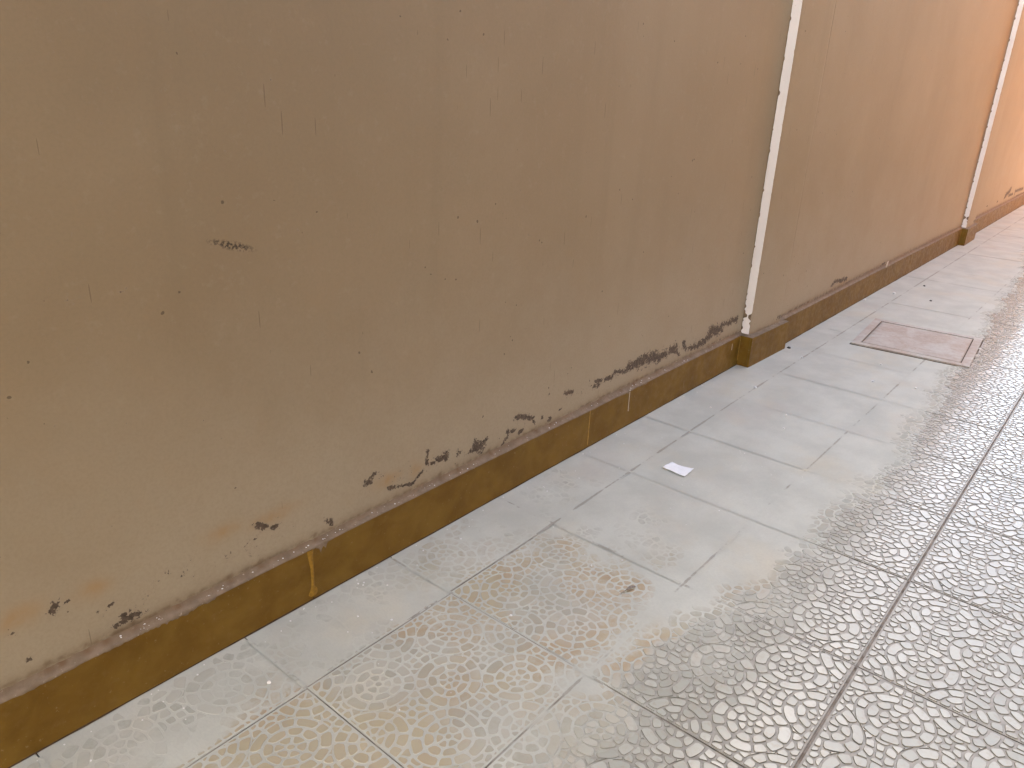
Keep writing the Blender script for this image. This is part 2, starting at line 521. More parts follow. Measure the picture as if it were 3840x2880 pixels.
def get_tpl(vmax, lod):
    key = (round(vmax, 2), lod)
    if key not in TPL:
        TPL[key] = template(vmax, 16, HI) if lod == 0 else template(vmax, 9, LO)
    return TPL[key]

CELL_H = .0020
COVER = (3.995, .735, .53, .50, R(4.5))      # centre, size along x, size along y, turn
def in_cover(x, y, grow=0.0):
    dx, dy = x-COVER[0], y-COVER[1]; c, s = math.cos(COVER[4]), math.sin(COVER[4])
    u = c*dx+s*dy; w = -s*dx+c*dy
    return (np.abs(u) < COVER[2]/2+grow) & (np.abs(w) < COVER[3]/2+grow)

floor = new_obj('paved_floor', mesh_np('paved_floor', *[np.array(a) for a in (
    [(-1.6, -1.05, -.006), (40, -1.05, -.006), (40, 1.26, -.006), (-1.6, 1.26, -.006)], [(0, 1, 2, 3)])], M['cement']), kind='structure')

def tile_geo(ix, iy):
    x0, x1 = XL[ix], XL[ix+1]
    y0, y1 = YL[iy], YL[iy+1]
    gx = .0014
    X0_, X1_ = x0+gx, x1-gx
    top_cut = (iy == 5)
    xm = .5*(x0+x1)
    ya = (j1(xm) if iy == 5 else y0)+J_GAP[iy]
    yc = (j1(xm) if iy == 4 else y1)-J_GAP[iy+1]
    r_ = np.random.default_rng(ix*31+iy*7+5)
    dz = r_.uniform(-.0006, .0006)
    lod = 0 if xm < 3.7 else 1
    n = 26 if lod == 0 else 12
    gu = np.linspace(X0_, X1_, n); gv = np.linspace(ya, yc, n)
    U, Wv = np.meshgrid(gu, gv, indexing='ij')
    d = dust(U, Wv)
    Z = dz + .0006*(fbm(U, Wv, 20, 3)-.5)
    vb = np.stack([U.ravel(), Wv.ravel(), Z.ravel()], 1)
    fb = grid_faces(n, n)
    # skirt round the edge
    bi = np.concatenate([np.arange(n)*n, (n-1)*n+np.arange(1, n), np.arange(n-2, -1, -1)*n+n-1, np.arange(n-2, 0, -1)])
    up_ = vb[bi].copy(); up_[:, 2] -= .00002
    sk = vb[bi].copy(); sk[:, 2] = -.012
    m0 = len(vb); k = len(bi)
    i = np.arange(k); j = (i+1) % k
    fs = np.stack([m0+i, m0+k+i, m0+k+j, m0+j], 1)
    vb = np.vstack([vb, up_, sk]); db = np.concatenate([d.ravel(), d.ravel()[bi], np.zeros(k)])
    # raised stones
    vmax = 1.0 if not top_cut else .50
    tv, tf, tl, tc, nc = get_tpl(vmax, lod)
    px = X0_+(X1_-X0_)*tv[:, 0]; py = ya+(yc-ya)*tv[:, 1]/vmax
    cnt = np.bincount(tc, minlength=nc)
    cx = np.bincount(tc, px, nc)/cnt; cy = np.bincount(tc, py, nc)/cnt
    dc = dust(cx, cy)
    hc = CELL_H*(1-dc)*r_.uniform(.88, 1.1, nc)
    ok = (dc < .96) & ~in_cover(cx, cy, .0)
    if top_cut: ok &= cy < 1.215
    # each stone tilts a touch so that it catches the light its own way
    tx = r_.normal(0, .005, nc); ty = r_.normal(0, .005, nc)
    pz = dz + tl*hc[tc] + np.where(tl > .5, tx[tc]*(px-cx[tc])+ty[tc]*(py-cy[tc]), 0)
    keep = ok[tc]
    idx = np.cumsum(keep)-1
    fk = keep[tf[:, 0]]
    vc = np.stack([px, py, pz], 1)[keep]; fc = idx[tf[fk]]
    dv = dust(px[keep], py[keep]) if lod == 0 else dc[tc][keep]
    rv = r_.random(nc)[tc][keep] + 0*dv
    lv_ = np.clip(tl, 0, 1)[keep]
    return vb, [fb, fs], db, vc, fc, dv, rv, lv_

for ix in range(len(XL)-1):
    for iy in (2, 3, 4, 5):
        # tiles the photograph shows
        if iy == 2 and ix > 9: continue
        if iy == 2 and ix < 3: continue
        if iy == 3 and ix < 3: continue
        if iy == 4 and ix < 2: continue
        if iy == 3 and ix > 16: continue
        vb, fbs, db, vc, fc, dv, rv, lv_ = tile_geo(ix, iy)
        o = new_obj('floor_tile', mesh_np('floor_tile', vb, fbs, M['base'], {'dust': db}, True), floor)
        if len(fc):
            new_obj('raised_stones', mesh_np('raised_stones', vc, fc, M['cell'], {'dust': dv, 'rnd': rv, 'lev': lv_, 'ochre': ochre(vc[:, 0], vc[:, 1])}), o, kind='stuff')
# paving outside the picture, joined
VB, FB, DB, VC, FC, DV, RV, LV = [], [], [], [], [], [], [], []
nb = ncv = 0
for ix in range(len(XL)-1):
    for iy in range(0, 6):
        shown = not ((iy == 2 and (ix > 9 or ix < 3)) or (iy == 3 and (ix < 3 or ix > 16)) or (iy == 4 and ix < 2)) and iy >= 2
        if shown: continue
        vb, fbs, db, vc, fc, dv, rv, lv_ = tile_geo(ix, iy)
        VB.append(vb); FB += [f_+nb for f_ in fbs]; DB.append(db); nb += len(vb)
        if iy >= 2 or ix < 12:
            VC.append(vc); FC.append(fc+ncv); DV.append(dv); RV.append(rv); LV.append(lv_); ncv += len(vc)
o = new_obj('outer_paving', mesh_np('outer_paving', np.vstack(VB), FB, M['base'], {'dust': np.concatenate(DB)}, True), floor, kind='stuff')
new_obj('raised_stones', mesh_np('raised_stones', np.vstack(VC), np.vstack(FC), M['cell'], {'dust': np.concatenate(DV), 'rnd': np.concatenate(RV), 'lev': np.concatenate(LV), 'ochre': ochre(np.vstack(VC)[:, 0], np.vstack(VC)[:, 1])}), o, kind='stuff')

# dirt that half fills the joints
def filler(pts, w, lev, dst, seed):
    pts = np.array(pts); n = len(pts)
    d = np.gradient(pts, axis=0); d /= np.linalg.norm(d, axis=1)[:, None]
    nn = np.stack([-d[:, 1], d[:, 0]], 1)
    r_ = np.random.default_rng(seed)
    t = np.arange(n)
    dn_ = sstep(.45, .9, dust(pts[:, 0], pts[:, 1]))*(0 if dst < 0 else 1)
    h = (lev + .0030*(fbm(t, t*0+seed, .22, 3)-.5) + .0012*(r_.random(n)-.5))*(1-dn_) + (.0007+.0005*(fbm(t, t*0+seed, .3, 3)-.5))*dn_
    out = []
    for k, s in enumerate((-1, -.3, .4, 1)):
        q = pts + nn*(s*w)
        z = h - (0.0007 if abs(s) < .5 else 0)*(1-dn_) + .0006*(r_.random(n)-.5)*(1-dn_)
        out.append(np.column_stack([q, z]))
    vv = np.stack(out, 1).reshape(-1, 3)
    return vv, grid_faces(n, 4), np.full(len(vv), dst)
def raise_fill(vv, d, amt=.0034):
    return vv
for iy in (1, 2, 3, 4, 5):
    xs = np.arange(-.14, 11.0, .012)
    ys = j1(xs) if iy == 5 else np.full(len(xs), YL[iy])
    ww = J_GAP[iy]+(.001 if iy < 4 else .003)
    lev = {3: -.0016, 2: -.0016}.get(iy, -.0012)
    vv, ff, dd = filler(np.stack([xs, ys+.0008*(fbm(xs, xs*0, 3)-.5)], 1), ww, lev, (-1.0 if iy < 4 else 0.0), iy)
    dd = np.clip(np.repeat(dust(xs, ys), 4), 0, 1)*(0.0 if iy <= 3 else 1.0)
    raise_fill(vv, dd, .0020)
    ck = np.full(len(dd), {5: .62, 4: .42}.get(iy, 1.0)); ck[np.arange(len(ck)) % 4 == 0] -= .35; ck[np.arange(len(ck)) % 4 == 3] -= .35
    new_obj('joint_dirt', mesh_np('joint_dirt', vv, ff, M['fill'], {'dust': sstep(.4, .8, dd), 'crack': ck}), floor, kind='stuff')
VV, FF, DD, CK = [], [], [], []; nn_ = 0
for k, x in enumerate(XL):
    yy = np.arange(-.95, 1.225, .012)
    vv, ff, dd = filler(np.stack([np.full(len(yy), x), yy], 1), .0045, -.0010, 0.0, 50+k)
    dd = np.clip(np.repeat(dust(np.full(len(yy), x), yy), 4), 0, 1)
    raise_fill(vv, dd, .0026)
    CK.append(np.full(len(dd), .38-.30*float(sstep(1.4, 2.3, x))))
    VV.append(vv); FF.append(ff+nn_); DD.append(dd); nn_ += len(vv)
new_obj('cross_joint_dirt', mesh_np('cross_joint_dirt', np.vstack(VV), np.vstack(FF), M['fill'], {'dust': sstep(.4, .8, np.concatenate(DD)), 'crack': np.concatenate(CK)}), floor, kind='stuff')

# ------------------------------------------------------------------ the wall
PEEL = [(0.333,0.249,0.343,0.258,0.0075),(0.354,0.254,0.361,0.256,0.0026),(0.418,0.208,0.43,0.211,0.0031),(0.427,0.164,0.444,0.164,0.0046),(0.443,0.174,0.47,0.165,0.0075),(0.481,0.163,0.484,0.163,0.0031),(0.726,0.239,0.743,0.228,0.0076),(0.757,0.221,0.768,0.216,0.0069),(0.894,0.175,0.906,0.165,0.0069),(0.284,0.179,0.288,0.175,0.0038),(0.268,0.24,0.275,0.239,0.0026),(0.299,0.247,0.3,0.246,0.002),(0.701,0.174,0.702,0.174,0.0024),(0.68,0.151,0.694,0.152,0.0016),(1.01,0.222,1.021,0.222,0.0081),(1.026,0.234,1.036,0.239,0.0057),(1.079,0.182,1.155,0.164,0.0049),(1.155,0.164,1.192,0.187,0.0046),(1.208,0.237,1.204,0.202,0.0046),(1.205,0.199,1.241,0.192,0.0042),(1.246,0.197,1.277,0.195,0.012),(1.371,0.176,1.405,0.178,0.0083),(1.389,0.184,1.414,0.172,0.0157),(1.417,0.183,1.432,0.192,0.0065),(1.499,0.152,1.519,0.165,0.0065),(1.517,0.184,1.552,0.175,0.0052),(1.573,0.163,1.587,0.166,0.0057),(1.552,0.221,1.635,0.19,0.0074),(1.632,0.186,1.644,0.169,0.0046),(1.677,0.176,1.678,0.176,0.0057),(1.712,0.161,1.719,0.16,0.0052),(1.787,0.224,1.828,0.214,0.0073),(1.704,0.24,1.707,0.247,0.0031),(1.76,0.175,1.776,0.178,0.0031),(1.913,0.235,1.921,0.219,0.0026),(1.947,0.201,1.969,0.2,0.0104),(1.945,0.218,1.99,0.211,0.0052),(2.008,0.208,2.049,0.208,0.0098),(2.062,0.218,2.14,0.203,0.0081),(2.138,0.215,2.207,0.217,0.015),(2.207,0.217,2.357,0.202,0.022),(2.357,0.202,2.475,0.203,0.0153),(2.478,0.19,2.512,0.17,0.0057),(2.533,0.214,2.559,0.183,0.0102),(2.585,0.177,2.661,0.171,0.0102),(2.661,0.171,2.747,0.189,0.0139),(2.755,0.207,2.853,0.198,0.0208),(2.849,0.213,2.993,0.208,0.0125),(2.855,0.149,2.859,0.144,0.0042),(4.047,0.175,4.106,0.194,0.0093),(4.108,0.189,4.286,0.174,0.0111),(4.938,0.154,5.0,0.154,0.0062),(9.021,0.214,9.284,0.256,0.0267),(9.245,0.202,9.517,0.194,0.013),(9.634,0.177,9.617,0.2,0.0118),(9.614,0.215,10.162,0.199,0.0156),(9.77,0.151,10.322,0.144,0.0061),(8.626,0.193,8.664,0.193,0.0094),(8.121,0.2,8.162,0.2,0.0059)]
SPECK = [(1.125,.200,.055,.028,.36),(1.595,.207,.05,.03,.34),(2.45,.215,.09,.03,.30),(.745,.232,.04,.02,.33),(1.05,.228,.04,.02,.30),(.45,.178,.035,.018,.28),(1.81,.215,.05,.03,.30),(2.9,.20,.08,.03,.28),(1.35,.185,.28,.020,.29),(2.0,.205,.30,.024,.30),(2.6,.195,.30,.022,.31),(.62,.20,.30,.032,.25)]
STAIN = [(0.286,0.265,0.035,0.021),(0.651,0.257,0.038,0.017),(0.766,0.245,0.055,0.016),(1.166,0.197,0.021,0.021),(1.075,0.206,0.042,0.017),(0.401,0.257,0.03,0.018),(4.25,.166,.09,.012)]
DAMPSPOT = [.652,.458,.407,.371,.332,.311,.541,.86,.723,1.315,1.252,1.973,2.107,2.19,2.347,1.65,1.717,1.444,2.6,2.75]

def front(x):       # y of the skirting face
    x = np.asarray(x, float)
    return np.where(x < 3.2, 1.2365-.0035*x, np.where(x < 7.2, 1.190-.0027*(x-3.4), 1.196+.005*(x-7.4)))
def wall_y(x): return front(x)+.015

def fields(x, z):
    peel = np.zeros_like(x)
    for (a, b, c, d, r) in PEEL:
        L2 = (c-a)**2+(d-b)**2+1e-9
        t = np.clip(((x-a)*(c-a)+(z-b)*(d-b))/L2, 0, 1)
        q = np.hypot(x-a-t*(c-a), z-b-t*(d-b))
        peel = np.maximum(peel, np.clip(1.0-.42*q/r, 0, 1)*.80)
    for (a, b, c, d, k) in SPECK:
        peel = np.maximum(peel, k*np.exp(-(((x-a)/c)**2+((z-b)/d)**2)))
    stain = np.zeros_like(x)
    for (a, b, c, d) in STAIN:
        stain = np.maximum(stain, np.exp(-(((x-a)/c)**2+((z-b)/d)**2)))
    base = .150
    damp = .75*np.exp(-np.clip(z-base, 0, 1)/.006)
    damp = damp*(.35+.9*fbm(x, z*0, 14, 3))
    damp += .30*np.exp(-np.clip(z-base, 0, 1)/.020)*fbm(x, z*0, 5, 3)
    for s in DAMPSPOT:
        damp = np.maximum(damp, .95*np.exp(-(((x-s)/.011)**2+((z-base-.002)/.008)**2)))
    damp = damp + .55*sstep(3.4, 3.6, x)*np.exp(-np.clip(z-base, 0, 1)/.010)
    scuff = np.exp(-(((x-.727)/.030)**2+((z-.817+.30*(x-.727))/.0065)**2))
    return peel, stain, np.clip(damp, 0, 1), scuff

WALL_TOP = 2.35
wall = new_obj('plastered_wall', None, None, 'thing',
               'long beige plastered wall with brown tile skirting and flaking paint along its foot', 'wall')
zz = np.concatenate([np.linspace(.10, .30, 41), np.linspace(.30, .9, 21)[1:], np.linspace(.9, WALL_TOP, 25)[1:]])
for (xa, xz, st) in ((-1.6, 3.10, .006), (3.33, 7.10, .012), (7.38, 15.0, .02)):
    xs = np.arange(xa, xz+st*.5, st)
    Xg, Zg = np.meshgrid(xs, zz, indexing='ij')
    Yg = wall_y(Xg) + .004*(fbm(Xg, Zg, 1.3, 3)-.5) + .0012*(fbm(Xg+3, Zg, 9, 3)-.5)
    pe, sa, da, sc = fields(Xg, Zg)
    vv = np.stack([Xg.ravel(), Yg.ravel(), Zg.ravel()], 1)
    ff = grid_faces(len(xs), len(zz))
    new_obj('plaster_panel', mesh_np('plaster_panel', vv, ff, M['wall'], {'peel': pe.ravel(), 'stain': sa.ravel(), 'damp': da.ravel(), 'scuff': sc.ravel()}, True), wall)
    y0, y1 = float(wall_y(xa)), float(wall_y(xz))
    e = .006
    vv, ff = hexa([(xa, y0+e, -.02), (xz, y1+e, -.02), (xz, 1.5, -.02), (xa, 1.5, -.02), (xa, y0+e, WALL_TOP-.004), (xz, y1+e, WALL_TOP-.004), (xz, 1.5, WALL_TOP-.004), (xa, 1.5, WALL_TOP-.004)])
    new_obj('wall_core', mesh_np('wall_core', vv, ff, M['core']), wall)

def skirting(x0, x1, top=.1335):
    n = max(2, int((x1-x0)/.02))
    xs = np.linspace(x0, x1, n)
    fy = front(xs)
    bow = .0006*(fbm(xs, xs*0+x0, 4, 2)-.5)
    prof = [(-.000, -.003), (-.000, top-.0012), (.0012, top), (.010, top), (.010, -.003)]
    vv = np.stack([np.column_stack([xs, fy+bow+p[0], np.full(n, p[1])]) for p in prof], 1).reshape(-1, 3)
    ff = grid_faces(n, len(prof))[:, ::-1]
    k = len(prof)
    caps = [np.array([list(range(k))]), np.array([list(range((n-1)*k, n*k))[::-1]])]
    return new_obj('skirting_tile', mesh_np('skirting_tile', vv, [ff]+caps, M['skirt']), wall)
SK = [(-1.6, -.24), (-.2375, .8365), (.8395, 1.9105), (1.9135, 3.028), (3.408, 4.476), (4.4775, 5.55), (5.5515, 6.62), (6.6215, 7.028), (7.455, 8.52), (8.5215, 9.6), (9.6015, 10.67), (10.6715, 12.5), (12.5015, 15)]
for a, b in SK: skirting(a, b)

# pilasters: shaft, light painted side, tiled foot
def pilaster(x0, x1, ya, yb_, foot, sy):
    """x0 near side, x1 far side; ya/yb_ y of the front face at near and far side; foot = (x0,x1,ya,yb)"""
    w0 = float(wall_y(x0-.02)); w1 = float(wall_y(x1+.02))
    # front face as a grid so that it can carry wear
    zs = np.concatenate([np.linspace(.10, .30, 34), np.linspace(.30, .9, 16)[1:], np.linspace(.9, WALL_TOP+.001, 25)[1:]])
    us = np.linspace(0, 1, 40)
    U, Z = np.meshgrid(us, zs, indexing='ij')
    X = x0+(x1-x0)*U; Y = ya+(yb_-ya)*U + .0016*(fbm(X, Z, 3, 3)-.5)
    edge = np.minimum(U, 1-U)
    Y = Y + .0022*np.exp(-edge/.015)
    damp = .6*np.exp(-np.clip(Z-.137, 0, 1)/.006)*(.3+fbm(X, Z*0, 20, 2))
    peel = .42*np.exp(-((Z-.155)/.02)**2)*np.exp(-((U-.92)/.12)**2) + .34*np.exp(-((Z-.16)/.02)**2)*fbm(X, Z, 15, 2)
    vv = np.stack([X.ravel(), Y.ravel(), Z.ravel()], 1)
    z0 = np.zeros(len(vv))
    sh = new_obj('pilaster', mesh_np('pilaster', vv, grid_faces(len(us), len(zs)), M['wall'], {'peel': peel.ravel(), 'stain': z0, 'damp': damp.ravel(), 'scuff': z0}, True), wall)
    # body behind the face (brown plaster shows at the chipped arris)
    e = .003
    vv, ff = hexa([(x0+.0005, ya+e, -.02), (x1-.0005, yb_+e, -.02), (x1-.0005, w1+.02, -.02), (x0+.0005, w0+.02, -.02),
                   (x0+.0005, ya+e, WALL_TOP+.002), (x1-.0005, yb_+e, WALL_TOP+.002), (x1-.0005, w1+.02, WALL_TOP+.002), (x0+.0005, w0+.02, WALL_TOP+.002)])
    new_obj('plaster_core', mesh_np('plaster_core', vv, ff, M['core']), sh)
    # far return of the shaft, painted like the wall
    vv, ff = hexa([(x1-.0004, yb_+.0015, .1), (x1+.0012, yb_+.0015, .1), (x1+.0012, w1+.01, .1), (x1-.0004, w1+.01, .1),
                   (x1-.0004, yb_+.0015, WALL_TOP-.01), (x1+.0012, yb_+.0015, WALL_TOP-.01), (x1+.0012, w1+.01, WALL_TOP-.01), (x1-.0004, w1+.01, WALL_TOP-.01)])
    new_obj('far_return', mesh_np('far_return', vv, ff, M['wall']), sh)
    # light paint on the near side: ragged edge, flaked spots
    zp = np.arange(.138, WALL_TOP, .0035)
    r_ = np.random.default_rng(int(x0*100))
    inner = w0 - .0015 - .0022*fbm(zp, zp*0+x0, 60, 3)
    outer = np.full(len(zp), ya+.0012) + .0022*np.clip(fbm(zp, zp*0+x0+9, 45, 3)-.55, 0, 1)*6*.4
    zc = .16
    while zc < 2.2:
        d = r_.uniform(.002, .0065); hh = r_.uniform(.003, .009)
        inner = inner - d*np.exp(-((zp-zc)/hh)**4)
        zc += r_.uniform(.04, .16) if zc > .3 else r_.uniform(.02, .05)
    # big flakes low down
    inner -= .016*np.exp(-((zp-.215)/.010)**4)
    outer += .014*np.exp(-((zp-.212)/.012)**4) + .006*np.exp(-((zp-.185)/.006)**2)
    low = .004*np.exp(-((zp-.138)/.01)**2)
    n = len(zp); us = np.linspace(0, 1, 7)
    def sheet(off):
        q = []
        for u in us:
            y = inner+(outer-inner)*u
            bump = .0022*(fbm(zp, zp*0+u*.8, 26, 3)-.5)*np.exp(-(zp-.14)/.08) + .0006*(fbm(zp, zp*0+u*3, 12, 3)-.5)
            q.append(np.column_stack([np.full(n, x0)+off-(bump+low if off < 0 else 0), y, zp]))
        return np.stack(q, 1).reshape(-1, 3)
    fr, bk = sheet(-.0022), sheet(.0006)
    k = len(us); N = n*k
    ff = [grid_faces(n, k)]
    for c in (0, k-1):
        i = np.arange(n-1)*k+c
        ff.append(np.stack([i, i+k, i+k+N, i+N], 1))
    i = np.arange(k-1); ff.append(np.stack([i, i+1, i+1+N, i+N], 1))
    so = new_obj('painted_side', mesh_np('painted_side', np.vstack([fr, bk]), ff, M['white']), sh)
    so['label'] = 'near side of the pilaster painted off-white, chipped along its edges'
    # tiled foot: front piece and two side pieces
    fx0, fx1, fa, fb = foot
    T = .131; th = .009
    def piece(c0, c1, c2, c3):
        vv, ff = hexa([(*c0, -.003), (*c1, -.003), (*c2, -.003), (*c3, -.003), (*c0, T), (*c1, T), (*c2, T), (*c3, T)])
        bevel(new_obj('foot_tile', mesh_np('foot_tile', vv, ff, M['skirt']), sh), .0012)
    piece((fx0, fa), (fx1, fb), (fx1, fb+th), (fx0, fa+th))
    s0 = float(front(fx0-.02)); s1 = float(front(fx1+.02))
    piece((fx0+.0003, fa+th+.0006), (fx0+th, fa+th+.0006), (fx0+th, s0+.012), (fx0+.0003, s0+.012))
    piece((fx1-th, fb+th+.0006), (fx1-.0003, fb+th+.0006), (fx1-.0003, s1+.012), (fx1-th, s1+.012))
    # mortar cap on the foot
    n1, n2 = 60, 12
    A, B = np.meshgrid(np.linspace(0, 1, n1), np.linspace(0, 1, n2), indexing='ij')
    Xc = fx0+.0015+(fx1-fx0-.003)*A; Yc = (fa+.0015+(fb-fa)*A)*(1-B)+(max(w0, w1)+.004)*B
    Zc = T + .0006 + .004*B**2 + .0016*(fbm(Xc, Yc, 60, 3)-.3)
    damp = .25*B*fbm(Xc, Yc, 30, 3)
    new_obj('mortar_cap', mesh_np('mortar_cap', np.stack([Xc.ravel(), Yc.ravel(), Zc.ravel()], 1), grid_faces(n1, n2), M['ledge'], {'damp': damp.ravel()}, True), sh)
    vv, ff = hexa([(fx0+th+.001, fa+th+.001, 0), (fx1-th-.001, fb+th+.001, 0), (fx1-th-.001, w1, 0), (fx0+th+.001, w0, 0), (fx0+th+.001, fa+th+.001, T-.001), (fx1-th-.001, fb+th+.001, T-.001), (fx1-th-.001, w1, T-.001), (fx0+th+.001, w0, T-.001)])
    new_obj('foot_core', mesh_np('foot_core', vv, ff, M['core']), sh)
    # bead of yellowish grout down the inner corner of the foot
    yy = np.linspace(.02, .128, 30)
    vv = np.concatenate([np.column_stack([np.full(30, fx0-.0012), s0-.0004-.002*(fbm(yy, yy*0, 70)), yy]), np.column_stack([np.full(30, fx0-.0035), np.full(30, s0-.0012), yy]), np.column_stack([fx0-.005-.003*fbm(yy, yy*0+3, 70), np.full(30, s0-.0006), yy])])
    i = np.arange(29)
    new_obj('corner_grout', mesh_np('corner_grout', vv, np.vstack([np.stack([i, i+30, i+31, i+1], 1), np.stack([i+30, i+60, i+61, i+31], 1)]), M['ydull']), sh)
    return sh
pilaster(3.055, 3.365, 1.203, 1.190, (3.030, 3.405, 1.174, 1.162), 0)
pilaster(7.058, 7.400, 1.158, 1.164, (7.030, 7.452, 1.136, 1.142), 0)

# cement ledge on top of the skirting, with runs over the tile face
def ledge(x0, x1, st):
    xs = np.arange(x0, x1, st); n = len(xs)
    fy = front(xs); wy = wall_y(xs)
    rag = fbm(xs, xs*0+2, 20, 4); big = np.clip(fbm(xs, xs*0+7, 6, 4)-.60, 0, 1)
    drip = .0008 + .004*np.clip(rag-.40, 0, 1) + .030*big*(.3+1.4*vnoise(xs*190, xs*0))
    drip += .014*np.exp(-((xs-.868)/.016)**2)*(.2+1.6*vnoise(xs*220, xs*0+4)) + .008*np.exp(-((xs-.60)/.010)**2)*(.3+1.3*vnoise(xs*260, xs*0+5))
    drip += .006*np.exp(-((xs-2.14)/.006)**2)
    h = .1335
    nz = lambda k, a: a*(fbm(xs, xs*0+k, 30, 3)-.5) + a*.5*(vnoise(xs*150, xs*0+k)-.5)
    cols = [(wy+.004, h+.0155+nz(1, .004)), (wy-.0015, h+.0115+nz(2, .004)), (wy-.006, h+.0065+nz(3, .004)), (fy+.003, h+.0035+nz(4, .003)), (fy-.0004, h+.0018+nz(5, .0015)), (fy-.0013, h-.0004+0*xs), (fy-.0013-.0004*rag, h-drip*.6), (fy-.0002, h-drip)]
    vv = np.stack([np.column_stack([xs, c[0], c[1]]) for c in cols], 1).reshape(-1, 3)
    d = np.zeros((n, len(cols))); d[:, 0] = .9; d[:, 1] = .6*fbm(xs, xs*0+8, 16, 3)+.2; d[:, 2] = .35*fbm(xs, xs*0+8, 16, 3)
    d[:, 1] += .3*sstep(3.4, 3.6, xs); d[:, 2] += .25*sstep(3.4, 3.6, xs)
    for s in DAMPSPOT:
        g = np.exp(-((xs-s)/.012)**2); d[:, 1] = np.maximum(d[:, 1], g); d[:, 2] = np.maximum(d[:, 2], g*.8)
    new_obj('cement_ledge', mesh_np('cement_ledge', vv, grid_faces(n, len(cols))[:, ::-1], M['ledge'], {'damp': np.clip(d, 0, 1).ravel()}), wall)
ledge(-1.6, 3.052, .0035); ledge(3.37, 7.056, .008); ledge(7.40, 15, .02)

# dark strip painting the contact shadow where skirting meets floor
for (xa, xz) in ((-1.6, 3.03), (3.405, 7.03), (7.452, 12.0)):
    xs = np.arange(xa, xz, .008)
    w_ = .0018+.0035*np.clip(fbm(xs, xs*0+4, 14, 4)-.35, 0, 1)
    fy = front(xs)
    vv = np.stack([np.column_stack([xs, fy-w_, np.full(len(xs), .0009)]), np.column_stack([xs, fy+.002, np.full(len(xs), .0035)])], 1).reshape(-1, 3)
    new_obj('foot_shade_strip', mesh_np('foot_shade_strip', vv, grid_faces(len(xs), 2), M['dirt']), wall)

# grout and paint runs on the skirting face
def run(name, mat, prof, y_off=.0016):
    """prof: list of (z, x_left, x_right)"""
    z = np.array([p[0] for p in prof]); a = np.array([p[1] for p in prof]); b = np.array([p[2] for p in prof])
    zi = np.linspace(z[0], z[-1], 40)
    o = np.argsort(z); a = np.interp(zi, z[o], a[o]); b = np.interp(zi, z[o], b[o])
    w = (b-a)
    a = a - .10*w*(fbm(zi, zi*0+a[0], 160, 3)-.5)*2; b = b + .10*w*(fbm(zi, zi*0+b[0]+3, 160, 3)-.5)*2
    fy = lambda x: front(x)-.0003
    cols = [(a, fy(a)), (a+.25*(b-a), fy(a)-y_off*.8), (a+.55*(b-a), fy(a)-y_off), (a+.85*(b-a), fy(b)-y_off*.7), (b, fy(b))]
    vv = np.stack([np.column_stack([c[0], c[1], zi]) for c in cols], 1).reshape(-1, 3)
    return new_obj(name, mesh_np(name, vv, grid_faces(40, 5), mat, None, True), wall)
g = run('yellow_grout_run', M['yellow'], [(.131, .828, .845), (.118, .829, .843), (.09, .8335, .8425), (.06, .8345, .8425), (.035, .833, .842), (.026, .829, .848), (.016, .825, .851), (.010, .829, .846)], .0022)
g['label'] = 'bright yellow grout smeared down a skirting joint'
run('grout_line', M['ydull'], [(.131, 1.9098, 1.9142), (.08, 1.9102, 1.9136), (.02, 1.9100, 1.9138), (.008, 1.9103, 1.9136)], .0010)
run('paint_run', M['drip'], [(.136, 2.1430, 2.1560), (.131, 2.1455, 2.1515), (.125, 2.1470, 2.1497), (.08, 2.1480, 2.1503), (.056, 2.1485, 2.1510)], .0011)
run('paint_run', M['drip'], [(.114, 2.949, 2.953), (.10, 2.950, 2.954), (.085, 2.952, 2.955)], .0009)

# ------------------------------------------------------------------ inspection cover
cx, cy, sx, sy, ca = COVER
cov = new_obj('inspection_cover', None, None, None, 'pinkish dusty square inspection cover with raised rim set in the floor', 'cover')
cov.location = (cx, cy, 0); cov.rotation_euler = (0, 0, ca)
def ring(x0, x1, y0, y1, w, z0, z1, name):
    P, F = [], []
    for k, (a, b, c, d) in enumerate(((x0, x1, y0, y0+w), (x0, x1, y1-w, y1), (x0, x0+w, y0+w, y1-w), (x1-w, x1, y0+w, y1-w))):
        pass
    o_ = [(x0, y0), (x1, y0), (x1, y1), (x0, y1)]; i_ = [(x0+w, y0+w), (x1-w, y0+w), (x1-w, y1-w), (x0+w, y1-w)]
    vv = [(*p, z1) for p in o_]+[(*p, z1) for p in i_]+[(*p, z0) for p in o_]+[(*p, z0) for p in i_]
    ff = []
    for k in range(4):
        l = (k+1) % 4
        ff += [(k, l, 4+l, 4+k), (8+k, 8+l, l, k), (4+k, 4+l, 12+l, 12+k)]
    return np.array(vv, float), np.array(ff)
vv, ff = ring(-sx/2, sx/2, -sy/2, sy/2, .036, -.004, .0085, 'rim')
bevel(new_obj('rim', mesh_np('rim', vv, ff, M['cover']), cov), .0015)
a, b = sx/2-.045, sy/2-.041
n1 = 40
U, Wg = np.meshgrid(np.linspace(-a, a, n1), np.linspace(-b, b, n1), indexing='ij')
Z = .0075 + .0016*(fbm(U+2, Wg, 22, 4)-.5)
e = np.minimum(np.minimum(U+a, a-U), np.minimum(Wg+b, b-Wg)); Z -= .0012*np.exp(-e/.004)
vv = np.stack([U.ravel(), Wg.ravel(), Z.ravel()], 1)
bi = np.concatenate([np.arange(n1)*n1, (n1-1)*n1+np.arange(1, n1), np.arange(n1-2, -1, -1)*n1+n1-1, np.arange(n1-2, 0, -1)])
sk = vv[bi].copy(); sk[:, 2] = -.003; i = np.arange(len(bi)); j = (i+1) % len(bi)
